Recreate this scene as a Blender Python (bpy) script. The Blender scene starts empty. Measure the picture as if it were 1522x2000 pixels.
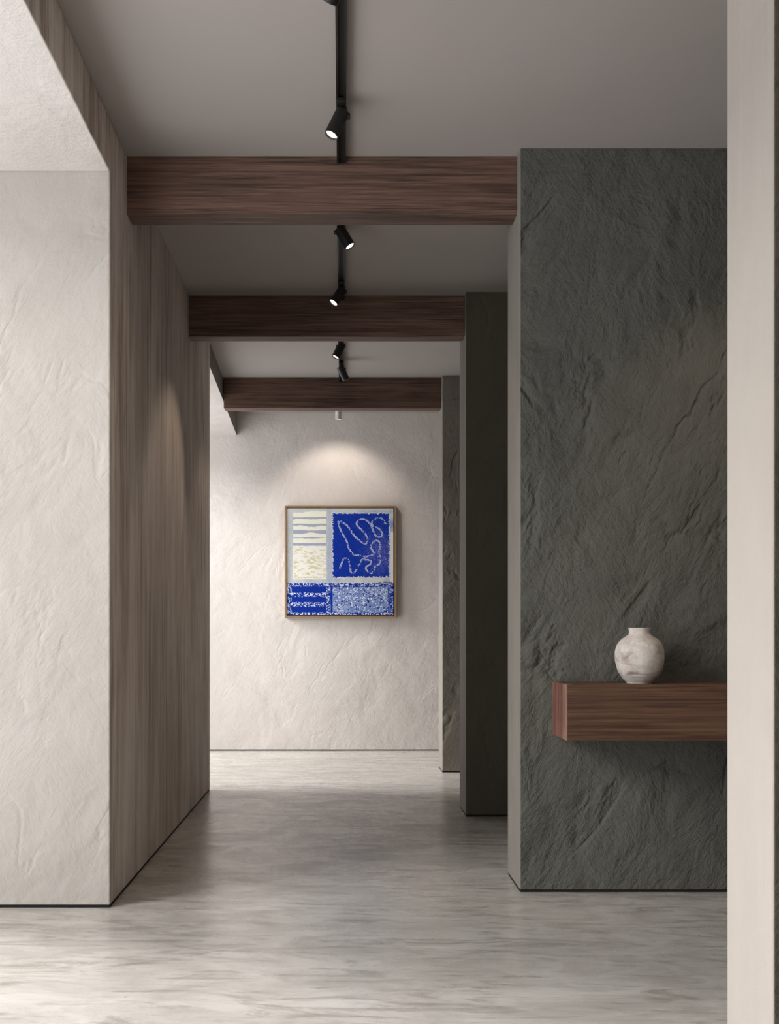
import bpy, bmesh, math, random
import numpy as np
from mathutils import Vector, Matrix, Quaternion

C = bpy.context.scene.collection
# ------------------------------------------------------------------ camera model
F, U0, V0, H = 1969.0, 667.0, 1241.0, 1.07       # focal (px), principal point, eye height
CZ = H * 2.897                                    # ceiling height (3.10 m)
FH = F * H
def Yf(v): return FH / (v - V0)                   # depth from a floor contact row
def X(u, Y): return (u - U0) / F * Y
def Z(v, Y): return H + (V0 - v) / F * Y

def lin(c):
    return tuple(((x/255)/12.92 if x/255 <= 0.04045 else ((x/255+0.055)/1.055)**2.4) for x in c) + (1,)

# ------------------------------------------------------------------ mesh helpers
def link(name, bm, mats, parent=None, smooth=False, bevel=0, kind=None):
    bmesh.ops.recalc_face_normals(bm, faces=bm.faces)
    me = bpy.data.meshes.new(name); bm.to_mesh(me); bm.free()
    o = bpy.data.objects.new(name, me); C.objects.link(o)
    for m in (mats if isinstance(mats, (list, tuple)) else [mats]): me.materials.append(m)
    if parent: o.parent = parent
    if smooth:
        for p in me.polygons: p.use_smooth = True
    if bevel:
        b = o.modifiers.new('bevel', 'BEVEL'); b.width = bevel; b.segments = 3; b.limit_method = 'ANGLE'
        b.harden_normals = False
    if kind: o['kind'] = kind
    return o
def box(bm, x0, x1, y0, y1, z0, z1, mi=0):
    vs = [bm.verts.new(p) for p in ((x0,y0,z0),(x1,y0,z0),(x1,y1,z0),(x0,y1,z0),(x0,y0,z1),(x1,y0,z1),(x1,y1,z1),(x0,y1,z1))]
    fs = []
    for f in ((0,3,2,1),(4,5,6,7),(0,1,5,4),(1,2,6,5),(2,3,7,6),(3,0,4,7)):
        fc = bm.faces.new([vs[i] for i in f]); fc.material_index = mi; fs.append(fc)
    return fs
def prism(bm, pts, z0, z1, sides=None):
    n = len(pts)
    lo = [bm.verts.new((x,y,z0)) for x,y in pts]; hi = [bm.verts.new((x,y,z1)) for x,y in pts]
    bm.faces.new(lo[::-1]); bm.faces.new(hi)
    for i in range(n):
        f = bm.faces.new((lo[i], lo[(i+1)%n], hi[(i+1)%n], hi[i]))
        if sides: f.material_index = sides[i]
def lathe(bm, prof, n=48, M=None, mi=0):
    rings = []
    for r, z in prof:
        if r < 1e-6: rings.append([bm.verts.new((0,0,z))])
        else: rings.append([bm.verts.new((r*math.cos(2*math.pi*i/n), r*math.sin(2*math.pi*i/n), z)) for i in range(n)])
    for a, b in zip(rings, rings[1:]):
        for i in range(n):
            j = (i+1) % n
            if len(a) == 1 and len(b) == 1: continue
            if len(a) == 1: f = bm.faces.new((a[0], b[i], b[j]))
            elif len(b) == 1: f = bm.faces.new((a[i], a[j], b[0]))
            else: f = bm.faces.new((a[i], a[j], b[j], b[i]))
            f.material_index = mi
    if M is not None: bmesh.ops.transform(bm, matrix=M, verts=bm.verts)
def empty(name, loc, label, cat, group=None):
    o = bpy.data.objects.new(name, None); C.objects.link(o); o.location = loc; o.empty_display_size = .05
    o['label'] = label; o['category'] = cat
    if group: o['group'] = group
    return o

# ------------------------------------------------------------------ material helpers
class NT:
    def __init__(s, name):
        s.m = bpy.data.materials.new(name); s.m.use_nodes = True
        s.t = s.m.node_tree; s.b = s.t.nodes['Principled BSDF']; s.tc = s.n('ShaderNodeTexCoord')
    def n(s, ty, **k):
        nd = s.t.nodes.new(ty)
        for a, b in k.items(): setattr(nd, a, b)
        return nd
    def l(s, a, b): s.t.links.new(a, b)
    def map(s, scale=(1,1,1), rot=(0,0,0), loc=(0,0,0)):
        # rotate first, then scale (so streaks can run along tilted directions)
        m1 = s.n('ShaderNodeMapping'); m1.inputs['Rotation'].default_value = rot
        m2 = s.n('ShaderNodeMapping'); m2.inputs['Scale'].default_value = scale; m2.inputs['Location'].default_value = loc
        s.l(s.tc.outputs['Object'], m1.inputs[0]); s.l(m1.outputs[0], m2.inputs[0]); return m2.outputs[0]
    def noise(s, vec, scale=1, detail=4, rough=.5, dist=0, ty='FBM'):
        nd = s.n('ShaderNodeTexNoise'); nd.noise_type = ty
        nd.inputs['Scale'].default_value = scale; nd.inputs['Detail'].default_value = detail
        nd.inputs['Roughness'].default_value = rough; nd.inputs['Distortion'].default_value = dist
        s.l(vec, nd.inputs['Vector']); return nd.outputs[0]
    def rng(s, v, a, b, c=0., d=1., smooth=False):
        nd = s.n('ShaderNodeMapRange'); nd.inputs[1].default_value = a; nd.inputs[2].default_value = b
        nd.inputs[3].default_value = c; nd.inputs[4].default_value = d
        if smooth: nd.interpolation_type = 'SMOOTHSTEP'
        s.l(v, nd.inputs[0]); return nd.outputs[0]
    def math(s, op, a, b):
        nd = s.n('ShaderNodeMath', operation=op)
        for i, v in enumerate((a, b)):
            if isinstance(v, (int, float)): nd.inputs[i].default_value = v
            else: s.l(v, nd.inputs[i])
        return nd.outputs[0]
    def mix(s, f, a, b, mode='MIX'):
        nd = s.n('ShaderNodeMix', data_type='RGBA', blend_type=mode)
        if isinstance(f, (int, float)): nd.inputs[0].default_value = f
        else: s.l(f, nd.inputs[0])
        for i, v in ((6, a), (7, b)):
            if isinstance(v, tuple): nd.inputs[i].default_value = v
            else: s.l(v, nd.inputs[i])
        return nd.outputs[2]
    def bump(s, h, strength, dist, prev=None):
        nd = s.n('ShaderNodeBump'); nd.inputs['Strength'].default_value = strength; nd.inputs['Distance'].default_value = dist
        s.l(h, nd.inputs['Height'])
        if prev: s.l(prev, nd.inputs['Normal'])
        return nd.outputs[0]
    def fin(s, col=None, rough=.8, nrm=None, spec=None, metal=0):
        if isinstance(col, tuple): s.b.inputs['Base Color'].default_value = col
        elif col: s.l(col, s.b.inputs['Base Color'])
        if isinstance(rough, (int, float)): s.b.inputs['Roughness'].default_value = rough
        else: s.l(rough, s.b.inputs['Roughness'])
        if nrm: s.l(nrm, s.b.inputs['Normal'])
        if spec is not None: s.b.inputs['Specular IOR Level'].default_value = spec
        s.b.inputs['Metallic'].default_value = metal
        return s.m

def plaster(name, base, dark, amp=1.0, streak=0.0, cvar=1.0, strokes=1.0, lump=1.0, cw=.028):
    """hand-trowelled plaster: broad undulation, slanted trowel strokes, ridges, fine grain"""
    s = NT(name)
    w = s.map()
    diag = s.map(scale=(1, 1, .38), rot=(0, math.radians(-38), 0))       # strokes slant down to the left
    fwd = s.map(scale=(1, 1, .3), rot=(0, math.radians(30), 0))          # a second, opposite stroke direction
    broad = s.noise(w, 2.0, 3, .5, .6)
    lumps = s.noise(s.map(scale=(1, 1, .6), rot=(0, math.radians(-25), 0)), 7, 6, .6, .5)
    cn = s.noise(s.map(scale=(1, 1, .55), rot=(0, math.radians(-20), 0)), 2.6, 4, .5, .7)
    crease = s.rng(s.math('ABSOLUTE', s.math('SUBTRACT', cn, .5), 0), 0, cw, 0, 1, smooth=True)
    cmask = s.rng(s.noise(w, 3.1, 2, .5), .47, .62, smooth=True)
    crease = s.math('MULTIPLY', s.math('SUBTRACT', crease, 1), cmask)
    nickn = s.noise(diag, 22, 2, .5, .3)
    nick = s.math('MULTIPLY', s.rng(nickn, .69, .76, 0, -1, smooth=True), s.rng(s.noise(w, 4, 2), .45, .6))
    zone = s.rng(s.noise(w, 1.3, 2, .5), .42, .58, smooth=True)
    fine = s.noise(w, 170, 3, .6)
    m1 = s.noise(diag, 60, 4, .65, .4); m2 = s.noise(fwd, 60, 4, .65, .4)
    medium = s.math('ADD', s.math('MULTIPLY', m1, zone), s.math('MULTIPLY', m2, s.math('SUBTRACT', 1, zone)))
    big = s.noise(s.map(scale=(1.6, 1.6, .6)), .9, 3, .5)
    t1 = s.rng(big, .35, .65); t2 = s.rng(lumps, .3, .7)
    tone = s.math('ADD', s.math('MULTIPLY', t1, .55*cvar), s.math('MULTIPLY', t2, .35*cvar))
    if streak:
        v1 = s.noise(s.map(scale=(5, 6, .7)), 1, 8, .7, .5)
        v2 = s.noise(s.map(scale=(20, 24, 1.3)), 1, 6, .75, .3)
        st = s.math('ADD', s.math('MULTIPLY', s.rng(v1, .40, .64), .5), s.math('MULTIPLY', s.math('MULTIPLY', s.rng(v2, .46, .62), s.rng(s.noise(s.map(scale=(2, 2.5, .9)), 1, 3), .42, .6, .1, 1)), .7))
        tone = s.math('ADD', s.math('MULTIPLY', tone, 1-streak*.6), s.math('MULTIPLY', st, streak))
    col = s.mix(tone, lin(base), lin(dark))
    b = s.bump(broad, .5*amp, .08)
    b = s.bump(lumps, min(.5*amp*lump, 1), .022*lump, b)
    if strokes:
        b = s.bump(crease, min(.9*amp*strokes, 1), .016, b)
        b = s.bump(nick, min(.9*amp*strokes, 1), .006, b)
    b = s.bump(medium, .95*amp, .0055, b)
    b = s.bump(fine, .7*amp, .0016, b)
    return s.fin(col, .88, b, .25)

def wood(name, base, dark, mid, axis='X', rough=.55, grain=1.0):
    s = NT(name)
    sc = {'X': (.35, 6, 9), 'Z': (6, 6, .5)}[axis]
    g1 = s.noise(s.map(scale=sc), 2.6, 7, .66, .9)
    sc2 = {'X': (1.2, 30, 60), 'Z': (60, 40, 1.5)}[axis]
    g2 = s.noise(s.map(scale=sc2), 2.2, 5, .7, .3)
    blot = s.noise(s.map(scale=(1.6, 3, 3)), 1.5, 3, .5, .4)
    c = s.mix(s.rng(g1, .40, .62), lin(base), lin(dark))
    c = s.mix(s.math('MULTIPLY', s.rng(g2, .48, .62), .8*grain), c, lin(tuple(int(v*.62) for v in dark)))
    c = s.mix(s.math('MULTIPLY', s.rng(g2, .46, .34), .45*grain), c, lin(tuple(int(v*1.18) for v in base)))
    c = s.mix(s.math('MULTIPLY', s.rng(blot, .4, .7), .4), c, lin(mid))
    b = s.bump(g2, .35, .0015); b = s.bump(g1, .3, .003, b)
    return s.fin(c, rough, b, .35)

M = {}
M['cream'] = plaster('cream_plaster', (190,185,179), (173,167,160), .5, cvar=1.1, strokes=.3)
M['white_wall'] = plaster('pale_plaster', (214,208,203), (197,190,184), .5, cvar=.9, strokes=.28)
M['streaked'] = plaster('streaked_plaster', (238,228,219), (168,155,144), .30, streak=.9, strokes=0)
M['charcoal'] = plaster('charcoal_plaster', (99,98,92), (76,77,72), 1.15, cvar=.8, strokes=.6, lump=1.5, cw=.05)
M['ash'] = plaster('ash_plaster', (138,132,124), (116,110,102), 1.0, cvar=.8)
M['umber'] = plaster('umber_plaster', (90,84,73), (72,68,58), .9, cvar=.8, strokes=.35, cw=.05)
M['side'] = plaster('smooth_grey_plaster', (140,134,127), (118,112,105), .25, streak=.4, strokes=0)
M['post'] = plaster('pale_post_plaster', (152,146,139), (140,133,126), .25, streak=.3, strokes=0)
M['beam'] = wood('walnut_beam', (118,92,80), (78,59,50), (124,95,83))
M['shelf'] = wood('walnut_shelf', (110,82,63), (66,44,35), (98,72,56), grain=.85)
M['shelf_end'] = wood('walnut_end_grain', (130,90,76), (96,62,54), (138,100,88), axis='Z')

M['shelf_edge'] = wood('walnut_edge_strip', (158,122,106), (130,98,84), (150,116,100), axis='Z')
s = NT('ceiling_paint'); c = s.mix(s.rng(s.noise(s.map(), .8, 3), .3, .7), lin((172,164,160)), lin((164,158,152)))
M['ceiling'] = s.fin(c, .9, s.bump(s.noise(s.map(), 60, 3), .12, .001), .2)

s = NT('polished_microcement')
w = s.map(scale=(1, 1.7, 1)); st = s.map(scale=(1.1, 5.5, 1), rot=(0, 0, math.radians(4)))
cloud = s.noise(s.map(scale=(1, 1.9, 1)), 2.6, 7, .66, 1.2); veins = s.noise(st, 2.0, 9, .7, 1.8); fine = s.noise(s.map(scale=(8, 40, 1)), 1, 5, .7, 1)
c = s.mix(s.rng(cloud, .32, .68), lin((198,194,188)), lin((166,161,154)))
c = s.mix(s.math('MULTIPLY', s.rng(veins, .50, .64), .65), c, lin((126,119,111)))
c = s.mix(s.math('MULTIPLY', s.rng(fine, .5, .75), .35), c, lin((156,150,142)))
vor = s.n('ShaderNodeTexVoronoi'); vor.inputs['Scale'].default_value = 9; s.l(s.map(scale=(1, 1.3, 1)), vor.inputs['Vector'])
pit = s.rng(vor.outputs['Distance'], .035, .055, 1, 0)
pm = s.rng(s.noise(s.map(), 3, 2), .52, .56)
pit = s.math('MULTIPLY', pit, pm)
c = s.mix(s.math('MULTIPLY', pit, .75), c, lin((86,80,72)))
b = s.bump(veins, .10, .004); b = s.bump(fine, .10, .001, b)
M['floor'] = s.fin(c, s.rng(cloud, .3, .7, .20, .34), b, .5)

def flat(name, rgb, rough=.5, metal=0, spec=.5, nz=0):
    s = NT(name); v = s.noise(s.map(), 40, 3)
    c = s.mix(s.rng(v, .3, .7), lin(rgb), lin(tuple(int(x*.88) for x in rgb)))
    return s.fin(c, rough, s.bump(v, nz, .001) if nz else None, spec, metal)
M['black'] = flat('matt_black_metal', (22,22,21), .5)
M['track_in'] = flat('dark_track_channel', (8,8,8), .7)
M['gap'] = flat('black_shadow_gap', (10,9,8), .9)
M['whitelamp'] = flat('white_lamp_metal', (225,222,216), .4)
M['oak'] = flat('oak_frame', (150,122,88), .45)
M['oakin'] = flat('dark_rebate', (52,34,20), .8)
M['glass'] = flat('window_frame_grey', (60,60,58), .5)
s = NT('lamp_lens'); s.b.inputs['Emission Color'].default_value = (1, .88, .78, 1)
vor = s.n('ShaderNodeTexVoronoi'); vor.inputs['Scale'].default_value = 110; s.l(s.map(), vor.inputs['Vector'])
s.l(s.rng(vor.outputs['Distance'], 0, .6, 7, 1.2), s.b.inputs['Emission Strength']); M['lens'] = s.fin((.8,.75,.7,1), .2)

s = NT('weathered_ceramic')
n1 = s.noise(s.map(), 24, 7, .7, .3); n2 = s.noise(s.map(scale=(1,1,2.2), loc=(.3,0,.1)), 8, 4, .55, 1); n3 = s.noise(s.map(), 120, 3)
c = s.mix(s.rng(n1, .35, .65), lin((216,210,203)), lin((184,174,166)))
c = s.mix(s.math('MULTIPLY', s.rng(n2, .52, .68), .75), c, lin((128,112,104)))
sep = s.n('ShaderNodeSeparateXYZ'); s.l(s.tc.outputs['Object'], sep.inputs[0])
band = s.math('MULTIPLY', s.rng(sep.outputs['Z'], .052, .036), s.rng(sep.outputs['Z'], .018, .034))   # brown drip ring near the foot
foot = s.math('MULTIPLY', band, s.rng(n2, .42, .56))
c = s.mix(s.math('MULTIPLY', foot, .9), c, lin((84,62,54)))
M['vase'] = s.fin(c, .75, s.bump(n3, .4, .001, s.bump(n1, .4, .003)), .3)

# ------------------------------------------------------------------ setting
XL, XR, YB = -1.9, 2.9, -2.6                       # outer walls, wall behind the camera
Yw = Yf(1466)                                      # end wall
GAP = .010
bm = bmesh.new(); box(bm, XL-.25, XR+.25, YB-.25, Yw+.25, -.12, 0); link('floor', bm, M['floor'], kind='structure')
CE = CZ+.038; YE = FH*1.675/(V0-803)              # ceiling of the last bay sits a little higher
bm = bmesh.new(); box(bm, XL-.25, XR+.25, YB-.25, YE, CZ, CZ+.15); box(bm, XL-.25, XR+.25, YE, Yw+.25, CE, CZ+.15); link('ceiling', bm, M['ceiling'], kind='structure')
bm = bmesh.new(); box(bm, XL-.2, XR+.2, Yw, Yw+.2, GAP, CE); link('wall_end', bm, M['white_wall'], kind='structure')
bm = bmesh.new(); box(bm, XL-.2, XR+.2, Yw+.002, Yw+.19, 0, GAP); link('trim_1', bm, M['gap'], kind='structure')
bm = bmesh.new(); box(bm, XL-.2, XR+.2, YB-.2, YB, 0, CZ); link('wall_behind', bm, M['white_wall'], kind='structure')

# left wall block (its inner side widens very slightly with depth)
YL0, YL1 = FH/532, FH/302
xl0, xl1 = X(215, YL0), X(410, YL1)
def xin(Y):                                         # inner face of the left bulkheads
    return xl0 + (Y-YL0)*(xl1-xl0)/(YL1-YL0)
xle = X(462.5, Yw)
pts = [(XL, YL0), (xl0, YL0), (xl1, YL1), (XL, YL1)]
bm = bmesh.new(); prism(bm, pts, GAP, CZ, [0, 1, 0, 0]); link('wall_left', bm, [M['cream'], M['streaked']], kind='structure', bevel=.006)
bm = bmesh.new(); prism(bm, [(XL, YL0+.002), (xl0-.002, YL0+.002), (xl1-.002, YL1-.002), (XL, YL1-.002)], 0, GAP); link('trim_2', bm, M['gap'], kind='structure')
# bulkheads over the two window bays
ZS0, ZS1 = H*(1+1.703), Z(850, Yw)
bm = bmesh.new(); prism(bm, [(XL, YB), (xin(YB), YB), (xl0, YL0), (XL, YL0)], ZS0, CZ, [0, 1, 0, 0]); link('trim_3', bm, [M['white_wall'], M['streaked']], kind='structure', bevel=.006)
bm = bmesh.new(); prism(bm, [(XL, YL1), (xl1, YL1), (xle, Yw), (XL, Yw)], ZS1, CE, [0, 1, 0, 0]); link('trim_4', bm, [M['white_wall'], M['side']], kind='structure')

# outer left walls with window openings
def window_wall(name, wname, y0, y1, wy0, wy1, wz0, wz1):
    bm = bmesh.new()
    box(bm, XL-.2, XL, y0, wy0, 0, CZ); box(bm, XL-.2, XL, wy1, y1, 0, CZ)
    box(bm, XL-.2, XL, wy0, wy1, 0, wz0); box(bm, XL-.2, XL, wy0, wy1, wz1, CZ)
    link(name, bm, M['cream'], kind='structure')
    bm = bmesh.new(); t = .04
    for a, b, c_, d in ((wy0, wy1, wz0, wz0+t), (wy0, wy1, wz1-t, wz1), (wy0, wy0+t, wz0+t, wz1-t), (wy1-t, wy1, wz0+t, wz1-t)):
        box(bm, XL-.12, XL-.07, a, b, c_, d)
    link(wname, bm, M['glass'], kind='structure')
W1 = (-1.4, 3.9, .02, 2.88); W2 = (7.02, 9.18, .02, 2.90)
window_wall('wall_left', 'window_1', YB, YL0, *W1)
window_wall('wall_left', 'window_2', YL1, Yw, *W2)
bm = bmesh.new(); box(bm, XR, XR+.2, YB, Yw, 0, CZ); link('wall_right', bm, M['side'], kind='structure')

# piers on the right : dark rough front, smooth paler flank
def pier(u_near, u_far, Y0, Y1, front, name='wall_right'):
    x0, x1 = X(u_near, Y0), X(u_far, Y1)
    bm = bmesh.new(); prism(bm, [(x0, Y0), (XR, Y0), (XR, Y1), (x1, Y1)], GAP, CZ, [0, 1, 1, 1])
    o = link(name, bm, [front, M['side']], kind='structure', bevel=.004)
    bm = bmesh.new(); prism(bm, [(x0+.002, Y0+.002), (XR, Y0+.002), (XR, Y1-.002), (x1+.002, Y1-.002)], 0, GAP)
    link('trim_5', bm, M['gap'], kind='structure'); return x0, x1
P1 = (FH/501.7, FH/467); P2 = (FH/353.7, FH/336); P3 = (FH/267.6, FH/257.6)
p1 = pier(1016, 992, *P1, M['charcoal']); p2 = pier(910, 898, *P2, M['umber']); p3 = pier(864, 857, *P3, M['ash'])
yn = 1.95; xn = X(1511, yn); yfar = xn*F/(1420-U0)
bm = bmesh.new(); prism(bm, [(xn, yn), (XR, yn), (XR, yfar), (xn, yfar)], 0, CZ, [0, 1, 1, 1])
link('wall_right', bm, [M['umber'], M['post']], kind='structure', bevel=.005)

# ------------------------------------------------------------------ beams
def beam(v_top, Yb, k_bot, uL, uR, label):
    Y0 = FH*1.897/(V0-v_top)
    bm = bmesh.new(); box(bm, X(uL, Y0)-.004, X(uR, Y0)+.004, Y0, Yb, H*(1+k_bot), CZ)
    o = link('ceiling_beam', bm, M['beam'], bevel=.004)
    o['label'] = label; o['category'] = 'beam'; o['group'] = 'walnut beams across the corridor ceiling'
    return Y0, Yb
b1 = beam(305, FH*1.668/(V0-440), 1.668, 245.5, 1010, 'large walnut beam nearest the viewer, spanning from the left wall to the charcoal wall')
b2 = beam(577, FH*1.667/(V0-667), 1.667, 367, 906, 'middle walnut beam in shade, the darkest of the three beams')
b3 = beam(738, FH*1.675/(V0-803), 1.675, 438, 861, 'farthest and smallest walnut beam, above the blue painting')

# ------------------------------------------------------------------ lighting track
TW = .037; XT = -.001
def track(y0, y1, label, z=CZ):
    t = empty('lighting_track', (XT, y0, z), label, 'track', 'black lighting track pieces on the ceiling')
    bm = bmesh.new(); L = y1-y0
    for a, b in ((-TW/2, -TW/2+.008), (TW/2-.008, TW/2)): box(bm, a, b, 0, L, -.03, 0)
    link('rail', bm, M['black'], t)
    bm = bmesh.new(); box(bm, -TW/2+.008, TW/2-.008, 0.003, L-.003, -.022, -.0005); link('channel', bm, M['track_in'], t)
    bm = bmesh.new(); box(bm, -TW/2, TW/2, L-.004, L, -.031, -.001); link('end_cap', bm, M['black'], t)
track(.3, b1[0], 'black ceiling track in front of the nearest beam')
track(b1[1], b2[0], 'black ceiling track between the nearest and the middle beam')
track(b2[1], b3[0], 'black ceiling track between the middle and the farthest beam')
track(b3[1], Yw-.25, 'short ceiling track behind the farthest beam', CE)

def spot(Y, d, label, power, ang=60, blend=.6, side=1, mat='black', lens_r=.021, col=(1,.80,.62), aim=None, x=XT, s=1.15, Lk=.088, z=CZ):
    d = Vector(d).normalized()
    t = empty('track_spotlight', (x, Y, z-.03), label, 'spotlight', 'spotlights on the ceiling track')
    m = M[mat]
    bm = bmesh.new(); box(bm, -.016, .016, -.05, .05, -.016, 0.001); link('adapter', bm, m, t, bevel=.002)
    bm = bmesh.new(); box(bm, -.007+side*.014, .007+side*.014, -.009, .009, -.045, -.014); link('arm', bm, m, t, bevel=.002)
    bm = bmesh.new(); lathe(bm, [(0,-.012),(.010,-.012),(.011,-.010),(.011,.010),(.010,.012),(0,.012)], 24, Matrix.Rotation(math.pi/2, 4, 'Y'))
    bmesh.ops.translate(bm, vec=(side*.022, 0, -.045), verts=bm.verts); link('knob', bm, m, t, smooth=False)
    piv = Vector((0, 0, -.042))
    R = d.to_track_quat('Z', 'Y').to_matrix().to_4x4(); Mt = Matrix.Translation(piv) @ R
    r = .0235*s; L = Lk
    bm = bmesh.new(); lathe(bm, [(0,-.018),(r*.85,-.018),(r,-.014),(r,L),(r-.002,L+.001),(r-.0035,L-.002),(r-.0035,L-.010)], 40, Mt)
    hs = link('housing', bm, m, t, smooth=True); e = hs.modifiers.new('e', 'EDGE_SPLIT'); e.split_angle = .6
    bm = bmesh.new(); lathe(bm, [(0,L-.006),(r-.005,L-.006),(r-.0036,L-.010),(0,L-.011)], 32, Mt); link('lens', bm, M['lens'], t)
    la = bpy.data.lights.new('spot_lamp', 'SPOT'); la.energy = power; la.spot_size = math.radians(ang); la.spot_blend = blend
    la.color = col; la.shadow_soft_size = .018
    lo = bpy.data.objects.new('spot_lamp', la); C.objects.link(lo); lo.parent = t
    a = Vector(aim).normalized() if aim else d
    lo.matrix_local = Matrix.Translation(piv + d*(L+.012)) @ a.to_track_quat('-Z', 'Y').to_matrix().to_4x4()
    return t
def Yc(v): return FH*1.897/(V0-v)                  # depth of a ceiling point seen at row v
PW = dict(power=7)
spot(2.965, (-.35, .55, -.6), 'black track spotlight cut by the top of the picture', side=-1, **PW)
spot(Yc(188), (-.42, -.10, -.9), 'black track spotlight with its glowing lens tilted left, in front of the nearest beam', side=1, **PW)
spot(Yc(424), (.5, -.12, -.86), 'black track spotlight tilted right, just behind the nearest beam', side=-1, **PW)
spot(Yc(545), (-.50, -.25, -.80), 'black track spotlight tilted left, in front of the middle beam', power=16, ang=58, side=1, aim=(-.50, -.27, -.86))
spot(Yc(655), (-.42, -.1, -.85), 'small black track spotlight tilted left, just behind the middle beam', side=-1, **PW)
spot(Yc(702), (.40, .1, -.85), 'small black track spotlight tilted right, in front of the farthest beam', side=1, **PW)
spot(8.75, (0, .08, -.99), 'white spotlight behind the farthest beam, shining on the wall above the painting', power=17, ang=100, blend=.6, mat='whitelamp', aim=(0, .58, -.76), x=X(661, 8.75), s=1.12, Lk=.118, col=(1,.88,.78), z=CE)

spot(3.25, (-.10, .55, -.83), 'black track spotlight right of the post, washing the charcoal wall', power=34, ang=66, blend=1, x=1.85, aim=(-.12, .62, -.95))
# ------------------------------------------------------------------ shelf and vase
Ys0, Ys1 = FH/536.6, P1[0]
sx0, sx1 = X(1107.5, Ys0), 2.45
sz1, sz0 = H*(1-.179), H*(1-.384)
t = empty('floating_shelf', (sx0, Ys1, sz0), 'chunky walnut floating shelf fixed to the charcoal wall under the white vase', 'shelf')
def rel(bm): bmesh.ops.translate(bm, vec=(-sx0, -Ys1, -sz0), verts=bm.verts)
e = .02
bm = bmesh.new(); box(bm, sx0+.0012, sx1, Ys0, Ys0+e, sz0, sz1-.0); rel(bm); link('front_panel', bm, M['shelf'], t, bevel=.002)
bm = bmesh.new(); box(bm, sx0, sx0+e, Ys0+.0705, Ys1, sz0, sz1); rel(bm); o = link('end_panel', bm, M['shelf_end'], t, bevel=.001); o['label'] = 'reddish end grain of the shelf'
bm = bmesh.new(); box(bm, sx0, sx0+e, Ys0+.0005, Ys0+.070, sz0, sz1); box(bm, sx0, sx0+.0012, Ys0, Ys0+.0005, sz0, sz1); rel(bm); o = link('edge_strip', bm, M['shelf_edge'], t); o['label'] = 'paler strip at the front of the shelf end'
bm = bmesh.new(); box(bm, sx0+e, sx1, Ys0+e, Ys1, sz1-e, sz1-.0003); rel(bm); link('top_panel', bm, M['shelf'], t)
bm = bmesh.new(); box(bm, sx0+e, sx1, Ys0+e, Ys1, sz0+.0003, sz0+e); rel(bm); link('bottom_panel', bm, M['shelf'], t)

Yv = (Ys0+Ys1)/2 - .01; k = 1/(4.005*F/Yv)
prof_px = [(0,630),(92,630),(98,626),(120,605),(145,575),(164,540),(177,490),(184,440),(185,405),(180,360),(166,322),(140,290),(110,268),(88,252),(81,240),(80,222),(84,206),(86,200),(80,198),(74,206),(72,240),(90,262),(150,310),(172,400),(165,480),(130,570),(60,612),(0,614)]
def smooth_prof(p):
    out = []
    for i in range(len(p)-1):
        p0, p1_, p2_, p3_ = p[max(i-1,0)], p[i], p[i+1], p[min(i+2,len(p)-1)]
        for j in range(3):
            t_ = j/3; q = []
            for a in (0,1):
                q.append(.5*((2*p1_[a])+(-p0[a]+p2_[a])*t_+(2*p0[a]-5*p1_[a]+4*p2_[a]-p3_[a])*t_*t_+(-p0[a]+3*p1_[a]-3*p2_[a]+p3_[a])*t_**3))
            out.append(tuple(q))
    return out + [p[-1]]
prof = [(max(r,0)*k, max((630-z)*k, 0)) for r, z in smooth_prof(prof_px)]
bm = bmesh.new(); lathe(bm, prof, 72)
for v in bm.verts:                                     # slightly hand-thrown
    a = math.atan2(v.co.y, v.co.x); f = 1+.012*math.sin(2*a+v.co.z*20)+.006*math.sin(5*a+v.co.z*55)
    v.co.x *= f; v.co.y *= f
bmesh.ops.remove_doubles(bm, verts=bm.verts, dist=1e-5)
o = link('ceramic_vase', bm, M['vase'], smooth=True); o.location = (X(1249.5, Yv), Yv, sz1)
o['label'] = 'round off-white weathered ceramic vase with a short neck, standing on the walnut shelf'; o['category'] = 'vase'

# ------------------------------------------------------------------ painting
Yp = Yw-.055
def px(u): return X(u, Yp)
def pz(v): return Z(v, Yp)
fx0, fx1, fz0, fz1 = px(556.2), px(774.3), pz(1206), pz(988)
cx0, cx1, cz0, cz1 = px(560.6), px(768.6), pz(1200.6), pz(992.6)
t = empty('framed_painting', ((fx0+fx1)/2, Yw, fz0), 'square blue and cream abstract painting in a slim wooden frame on the end wall', 'painting')
ox, oy, oz = t.location
def relp(bm): bmesh.ops.translate(bm, vec=(-ox, -oy, -oz), verts=bm.verts)
bm = bmesh.new(); w_ = .0165
box(bm, fx0, fx1, Yp, Yw-.001, fz0, fz0+w_); box(bm, fx0, fx1, Yp, Yw-.001, fz1-w_, fz1)
box(bm, fx0, fx0+w_, Yp, Yw-.001, fz0+w_, fz1-w_); box(bm, fx1-w_, fx1, Yp, Yw-.001, fz0+w_, fz1-w_)
relp(bm); link('picture_frame', bm, M['oak'], t)
bm = bmesh.new(); box(bm, fx0+w_, fx1-w_, Yp+.03, Yw-.004, fz0+w_, fz1-w_); relp(bm); link('backing', bm, M['oakin'], t)

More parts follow.
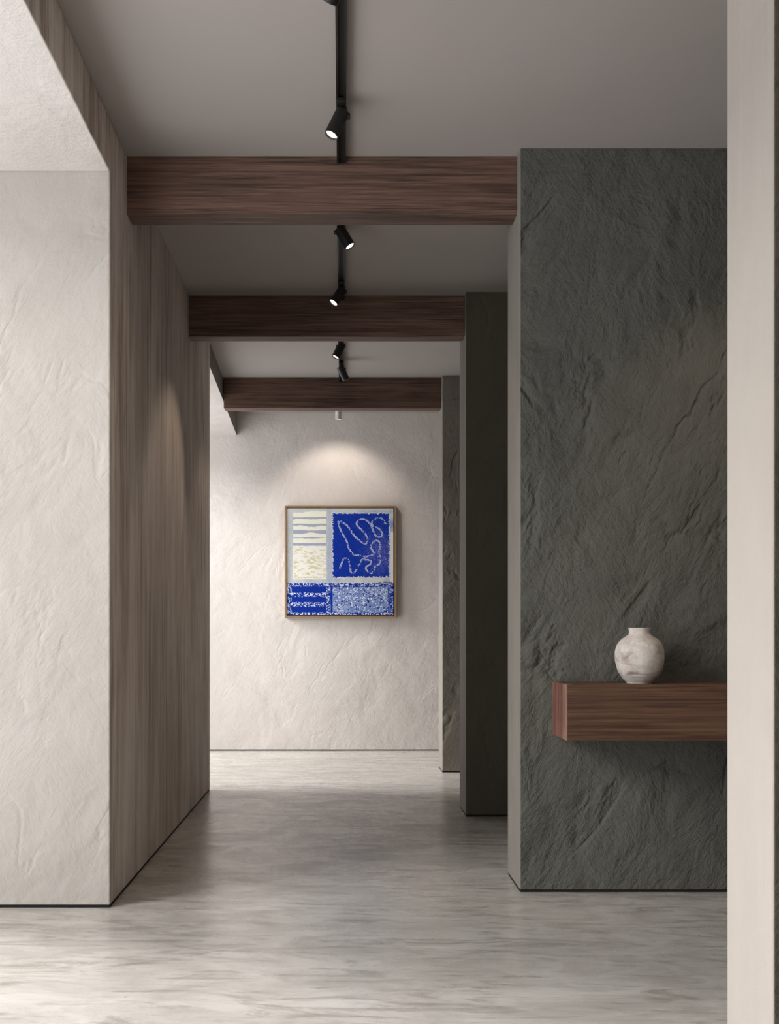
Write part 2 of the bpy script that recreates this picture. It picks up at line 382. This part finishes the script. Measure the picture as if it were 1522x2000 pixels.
# the artwork, worked out on a fine grid of paint dabs (coordinates = the canvas in 1170ths)
N = 520
rs = np.random.RandomState(7)
def vn(cx, cy, seed=None, oct_=1):
    out = np.zeros((N, N)); amp = 1; tot = 0
    for _ in range(oct_):
        g = rs.rand(int(N/cy)+3, int(N/cx)+3)
        yy = np.arange(N)/cy; xx = np.arange(N)/cx
        yi = yy.astype(int); xi = xx.astype(int); fy = (yy-yi)[:,None]; fx = (xx-xi)[None,:]
        fy = fy*fy*(3-2*fy); fx = fx*fx*(3-2*fx)
        a = g[yi][:,xi]; b_ = g[yi][:,xi+1]; c_ = g[yi+1][:,xi]; d_ = g[yi+1][:,xi+1]
        out += amp*((a*(1-fx)+b_*fx)*(1-fy)+(c_*(1-fx)+d_*fx)*fy); tot += amp
        amp *= .55; cx = max(cx/2, 1); cy = max(cy/2, 1)
    return out/tot
S = 1170/(N-1)
gx, gy = np.meshgrid(172+np.arange(N)*S, 185+np.arange(N)*S)
img = np.zeros((N, N, 3))
def c3(*c_): return np.array(c_, float)
def blend(mask, col):
    global img
    mask = np.clip(mask, 0, 1)[..., None]; img = img*(1-mask)+col*mask
def rect(x0, x1, y0, y1, ex=None, rag=0, soft=3):
    n = 0 if ex is None else (ex-.5)*rag
    d = np.minimum(np.minimum(gx-x0, x1-gx), np.minimum(gy-y0, y1-gy))+n
    return np.clip(d/soft+.5, 0, 1)
img[:] = c3(198,200,196)
n_big = vn(70, 70, oct_=4); n_f = vn(3, 3, oct_=2); n_m = vn(9, 9, oct_=3); n_r = vn(12, 6, oct_=3); n_s = vn(1.6, 1.6)
blend(np.clip((n_big*.6+n_f*.45-.36)*2.6, 0, .85)*np.clip(.4+(gy-250)/900, .2, 1), c3(150,160,184))
blend(np.clip(1-abs(gx-640)/45, 0, 1)*.55*np.clip(n_f+.25, 0, 1), c3(142,156,190))
blend(np.clip((gx-1295)/20, 0, 1)*.75*(gy > 450), c3(222,214,206))
blend(np.clip((gx-1290)/20, 0, 1)*np.clip(1-abs(gy-360)/90, 0, 1)*.6*n_m*1.6, c3(60,95,170))
blend(np.clip(1-abs(gy-222)/30, 0, 1)*(gx > 950)*.5*n_m, c3(70,100,170))
# striped cream panel
blend(rect(238, 607, 280, 598, n_r, 16, 10)*.62, c3(136,144,172)*(1+0*1))
for y0, y1 in ((224,280),(310,357),(378,424),(456,502),(512,566)):
    wob = (vn(60, 400)-.5)*26+(vn(9, 400)-.5)*8
    d = np.minimum(gy-(y0+wob), (y1+wob*.4)-gy); dx = np.minimum(gx-240, 606-gx)
    blend(np.clip(np.minimum(d, dx)/3+.5, 0, 1), c3(222,223,208))
# cream panel with ochre rubbing
blend(rect(236, 607, 597, 966, n_r, 10), c3(226,225,217))
oc = vn(16, 6, oct_=4); diag = np.roll(oc, 0)
blend(rect(245, 600, 610, 955)*np.clip((np.take_along_axis(oc, (np.arange(N)[None,:]+(np.arange(N)[:,None]*-1)) % N, 1)-.50)*5, 0, .65), c3(190,176,128))
# blue panel, ragged combed edges
comb = vn(3.2, 300); combv = vn(300, 3.2)
d = np.minimum(np.minimum(gx-676-(combv-.5)*22, 1296-gx-(combv-.5)*26), np.minimum(gy-243-(comb-.5)*18, 940-gy-(comb-.5)*26))
blend(np.clip((d+16)/8, 0, 1)*.45*(n_f+.3), c3(70,95,165))
fr = (np.clip((d+12)/3, 0, 1)*np.clip((4-d)/3, 0, 1))*(n_s > .45)
blend(fr, c3(225,225,222))
blend(np.clip(d/3, 0, 1), c3(8,44,146))
hz = np.exp(-(((gx-1230)/190)**2+((gy-690)/240)**2))*np.clip(d/3, 0, 1)
blend(hz*.6, c3(74,70,152)); blend(hz*np.clip((n_f-.55)*5, 0, 1)*.9, c3(150,158,214))
blend(np.clip(d/3, 0, 1)*np.clip((n_f-.72)*5, 0, .35), c3(90,110,190))
# looping double line
A = [(1240,385),(1200,310),(1150,250),(1100,235),(1040,240),(980,270),(940,320),(935,370),(985,425),(1060,445),(1120,500),(1155,570),(1140,620),(1090,640),(1040,625),(1000,580),(960,490),(925,410),(880,340),(810,275),(740,255),(670,270),(620,320),(615,370),(660,430),(730,500),(790,560),(825,630),(845,710),(830,765),(785,780),(720,745),(640,685),(570,620),(520,550),(470,470),(410,395),(340,345),(280,310),(225,310),(240,390),(270,480),(320,580),(380,680),(420,780),(440,860),(490,950),(550,1010),(620,1020),(700,1040),(790,1055),(870,1045),(940,1020),(975,975),(950,920),(915,870),(920,800),(970,745),(1030,710)]
B = [(1065,715),(1100,760),(1105,850),(1095,950),(1115,1060),(1120,1160),(1090,1220),(1020,1250),(985,1310),(945,1400),(880,1390),(820,1335),(810,1270),(870,1240),(920,1190),(900,1130),(830,1125),(750,1110),(700,1150),(650,1240),(600,1350),(530,1410),(490,1390),(480,1290),(460,1180),(420,1110),(370,1085),(320,1130),(290,1210),(260,1290)]
def cr(P, m=5):
    P = [P[0]]+P+[P[-1]]; out = []
    for i in range(1, len(P)-2):
        p = [np.array(P[i+j], float) for j in (-1,0,1,2)]
        for q in range(m):
            t_ = q/m; out.append(.5*((2*p[1])+(-p[0]+p[2])*t_+(2*p[0]-5*p[1]+4*p[2]-p[3])*t_*t_+(-p[0]+3*p[1]-3*p[2]+p[3])*t_**3))
    return out+[np.array(P[-2], float)]
dist = np.full((N, N), 1e9)
for P in (A, B):
    Q = [(640+p[0]/10.87, 990+p[1]/10.87) for p in cr(P)]           # photo px
    Q = [((a-530)*5.637, (b_-960)*5.637) for a, b_ in Q]             # canvas units
    for (ax, ay), (bx, by) in zip(Q, Q[1:]):
        ix0 = int(max((min(ax,bx)-172-16)/S, 0)); ix1 = int(min((max(ax,bx)-172+16)/S+2, N))
        iy0 = int(max((min(ay,by)-185-16)/S, 0)); iy1 = int(min((max(ay,by)-185+16)/S+2, N))
        X_, Y_ = gx[iy0:iy1, ix0:ix1], gy[iy0:iy1, ix0:ix1]
        L2 = (bx-ax)**2+(by-ay)**2+1e-9; tt = np.clip(((X_-ax)*(bx-ax)+(Y_-ay)*(by-ay))/L2, 0, 1)
        dist[iy0:iy1, ix0:ix1] = np.minimum(dist[iy0:iy1, ix0:ix1], np.hypot(X_-ax-tt*(bx-ax), Y_-ay-tt*(by-ay)))
dash = np.clip((vn(5, 5)-.22)*5, 0, 1)
blend(np.clip((3.4-abs(dist-5.4))/2.0, 0, 1)*dash, c3(228,230,236))
# lower band
low = np.clip((gy-1006)/3, 0, 1)
blend(low, c3(6,42,140))
mott = np.clip((vn(4.2, 4.2, oct_=2)-.50)*9, 0, 1)
bord = np.maximum.reduce([rect(172,1345,1004,1044,n_r,14,8), rect(172,222,1004,1356,n_r,10,8), rect(604,652,1004,1356,n_r,10,8), rect(1286,1345,1004,1356,n_r,10,8)*.8,
                          rect(215,604,1112,1157,n_r,14,8), rect(215,604,1217,1266,n_r,14,8), rect(172,1345,1328,1356,n_r,10,8)])
blend(bord*mott*low, c3(206,214,232))
blend(low*np.clip((n_m-.62)*5, 0, 1)*bord*.6, c3(10,18,88))
blk = rect(672, 1282, 1050, 1330, n_r, 12, 4)
blend(blk, c3(112,134,184)); blend(blk*np.clip((n_big-.45)*2, 0, .6), c3(150,162,198))
sp = vn(3.8, 3.8); sp2 = vn(5, 5)
blend(blk*np.clip((sp-.66)*8, 0, 1), c3(220,224,234)); blend(blk*np.clip((sp2-.72)*9, 0, 1), c3(24,44,130))
# small black signature scrawl
sg = np.clip((4.6-abs(gy-(998+5*np.sin(gx/5.0)*np.sin(gx/19.0))))/2.5, 0, 1)*((gx > 1180) & (gx < 1328))*np.where(vn(6, 300) > .3, 1, 0)
blend(sg, c3(22,22,30))
img += (n_f[..., None]-.5)*10
img = np.clip(img, 0, 255)/255
linimg = np.where(img <= .04045, img/12.92, ((img+.055)/1.055)**2.4)

ii, jj = np.meshgrid(np.arange(N), np.arange(N))
co = np.stack([cx0+(cx1-cx0)*ii/(N-1)-ox, np.full((N,N), Yp+.010-oy), cz1-(cz1-cz0)*jj/(N-1)-oz], -1).reshape(-1, 3)
idx = np.arange(N*N).reshape(N, N)
quads = np.stack([idx[:-1,:-1], idx[1:,:-1], idx[1:,1:], idx[:-1,1:]], -1).reshape(-1, 4)
me = bpy.data.meshes.new('painted_surface')
me.vertices.add(N*N); me.vertices.foreach_set('co', co.ravel().astype(np.float32))
me.loops.add(quads.size); me.loops.foreach_set('vertex_index', quads.ravel().astype(np.int32))
me.polygons.add(len(quads)); me.polygons.foreach_set('loop_start', (np.arange(len(quads))*4).astype(np.int32))
me.update(calc_edges=True)
at = me.color_attributes.new('paint', 'FLOAT_COLOR', 'POINT')
at.data.foreach_set('color', np.concatenate([linimg, np.ones((N,N,1))], -1).ravel().astype(np.float32))
s = NT('paint_on_canvas'); a_ = s.n('ShaderNodeVertexColor'); a_.layer_name = 'paint'
wv = s.noise(s.map(), 260, 3); me.materials.append(s.fin(a_.outputs[0], .6, s.bump(wv, .2, .001), .12))
o = bpy.data.objects.new('painted_surface', me); C.objects.link(o); o.parent = t
bm = bmesh.new(); box(bm, cx0, cx1, Yp+.0104, Yp+.034, cz0, cz1); relp(bm); link('canvas', bm, flat('raw_canvas', (205,198,184), .9), t)

# ------------------------------------------------------------------ daylight
def area(name, loc, rot, sx, sy, power, col, spread=180):
    la = bpy.data.lights.new(name, 'AREA'); la.shape = 'RECTANGLE'; la.size = sx; la.size_y = sy; la.energy = power; la.color = col
    la.spread = math.radians(spread)
    lo = bpy.data.objects.new(name, la); C.objects.link(lo); lo.location = loc; lo.rotation_euler = rot; return lo
DAY = (1, .99, .975)
def sky_light(loc, tgt, sx, sz, power, spread):
    o = area('window_daylight', loc, (0,0,0), sx, sz, power, DAY, spread)
    o.rotation_euler = (Vector(tgt)-Vector(loc)).to_track_quat('-Z', 'Y').to_euler()
sky_light((-10.4, -2.1, 7.2), (-.6, 3.6, .8), 4.4, 5.0, 1300, 180)
sky_light((-10.5, 7.3, 6.8), (-.6, 8.2, 1.0), 3.2, 4.4, 2750, 180)

w = bpy.data.worlds.new('sky'); bpy.context.scene.world = w; w.use_nodes = True
bg = w.node_tree.nodes['Background']; wt = w.node_tree
# pale overcast sky above, brighter lower half added as upward fill for soffits and ceiling
tc = wt.nodes.new('ShaderNodeTexCoord'); sx_ = wt.nodes.new('ShaderNodeSeparateXYZ'); wt.links.new(tc.outputs['Generated'], sx_.inputs[0])
mr = wt.nodes.new('ShaderNodeMapRange'); mr.inputs[1].default_value = -.05; mr.inputs[2].default_value = .05
mr.inputs[3].default_value = 3.6; mr.inputs[4].default_value = 1.9
wt.links.new(sx_.outputs['Z'], mr.inputs[0]); wt.links.new(mr.outputs[0], bg.inputs[1]); bg.inputs[0].default_value = (.96, .97, 1, 1)

# ------------------------------------------------------------------ camera and view
cam = bpy.data.cameras.new('camera'); co_ = bpy.data.objects.new('camera', cam); C.objects.link(co_)
co_.location = (0, 0, H); co_.rotation_euler = (math.pi/2, 0, 0)
cam.sensor_fit = 'VERTICAL'; cam.sensor_height = 36; cam.lens = F/2000*36
cam.shift_x = (761-U0)/2000; cam.shift_y = (V0-1000)/2000
cam.clip_start = .05
bpy.context.scene.camera = co_
vs = bpy.context.scene.view_settings
bpy.context.scene.display_settings.display_device = 'sRGB'
vs.view_transform = 'Standard'; vs.look = 'None'; vs.gamma = 1; vs.use_curve_mapping = False; vs.exposure = 0
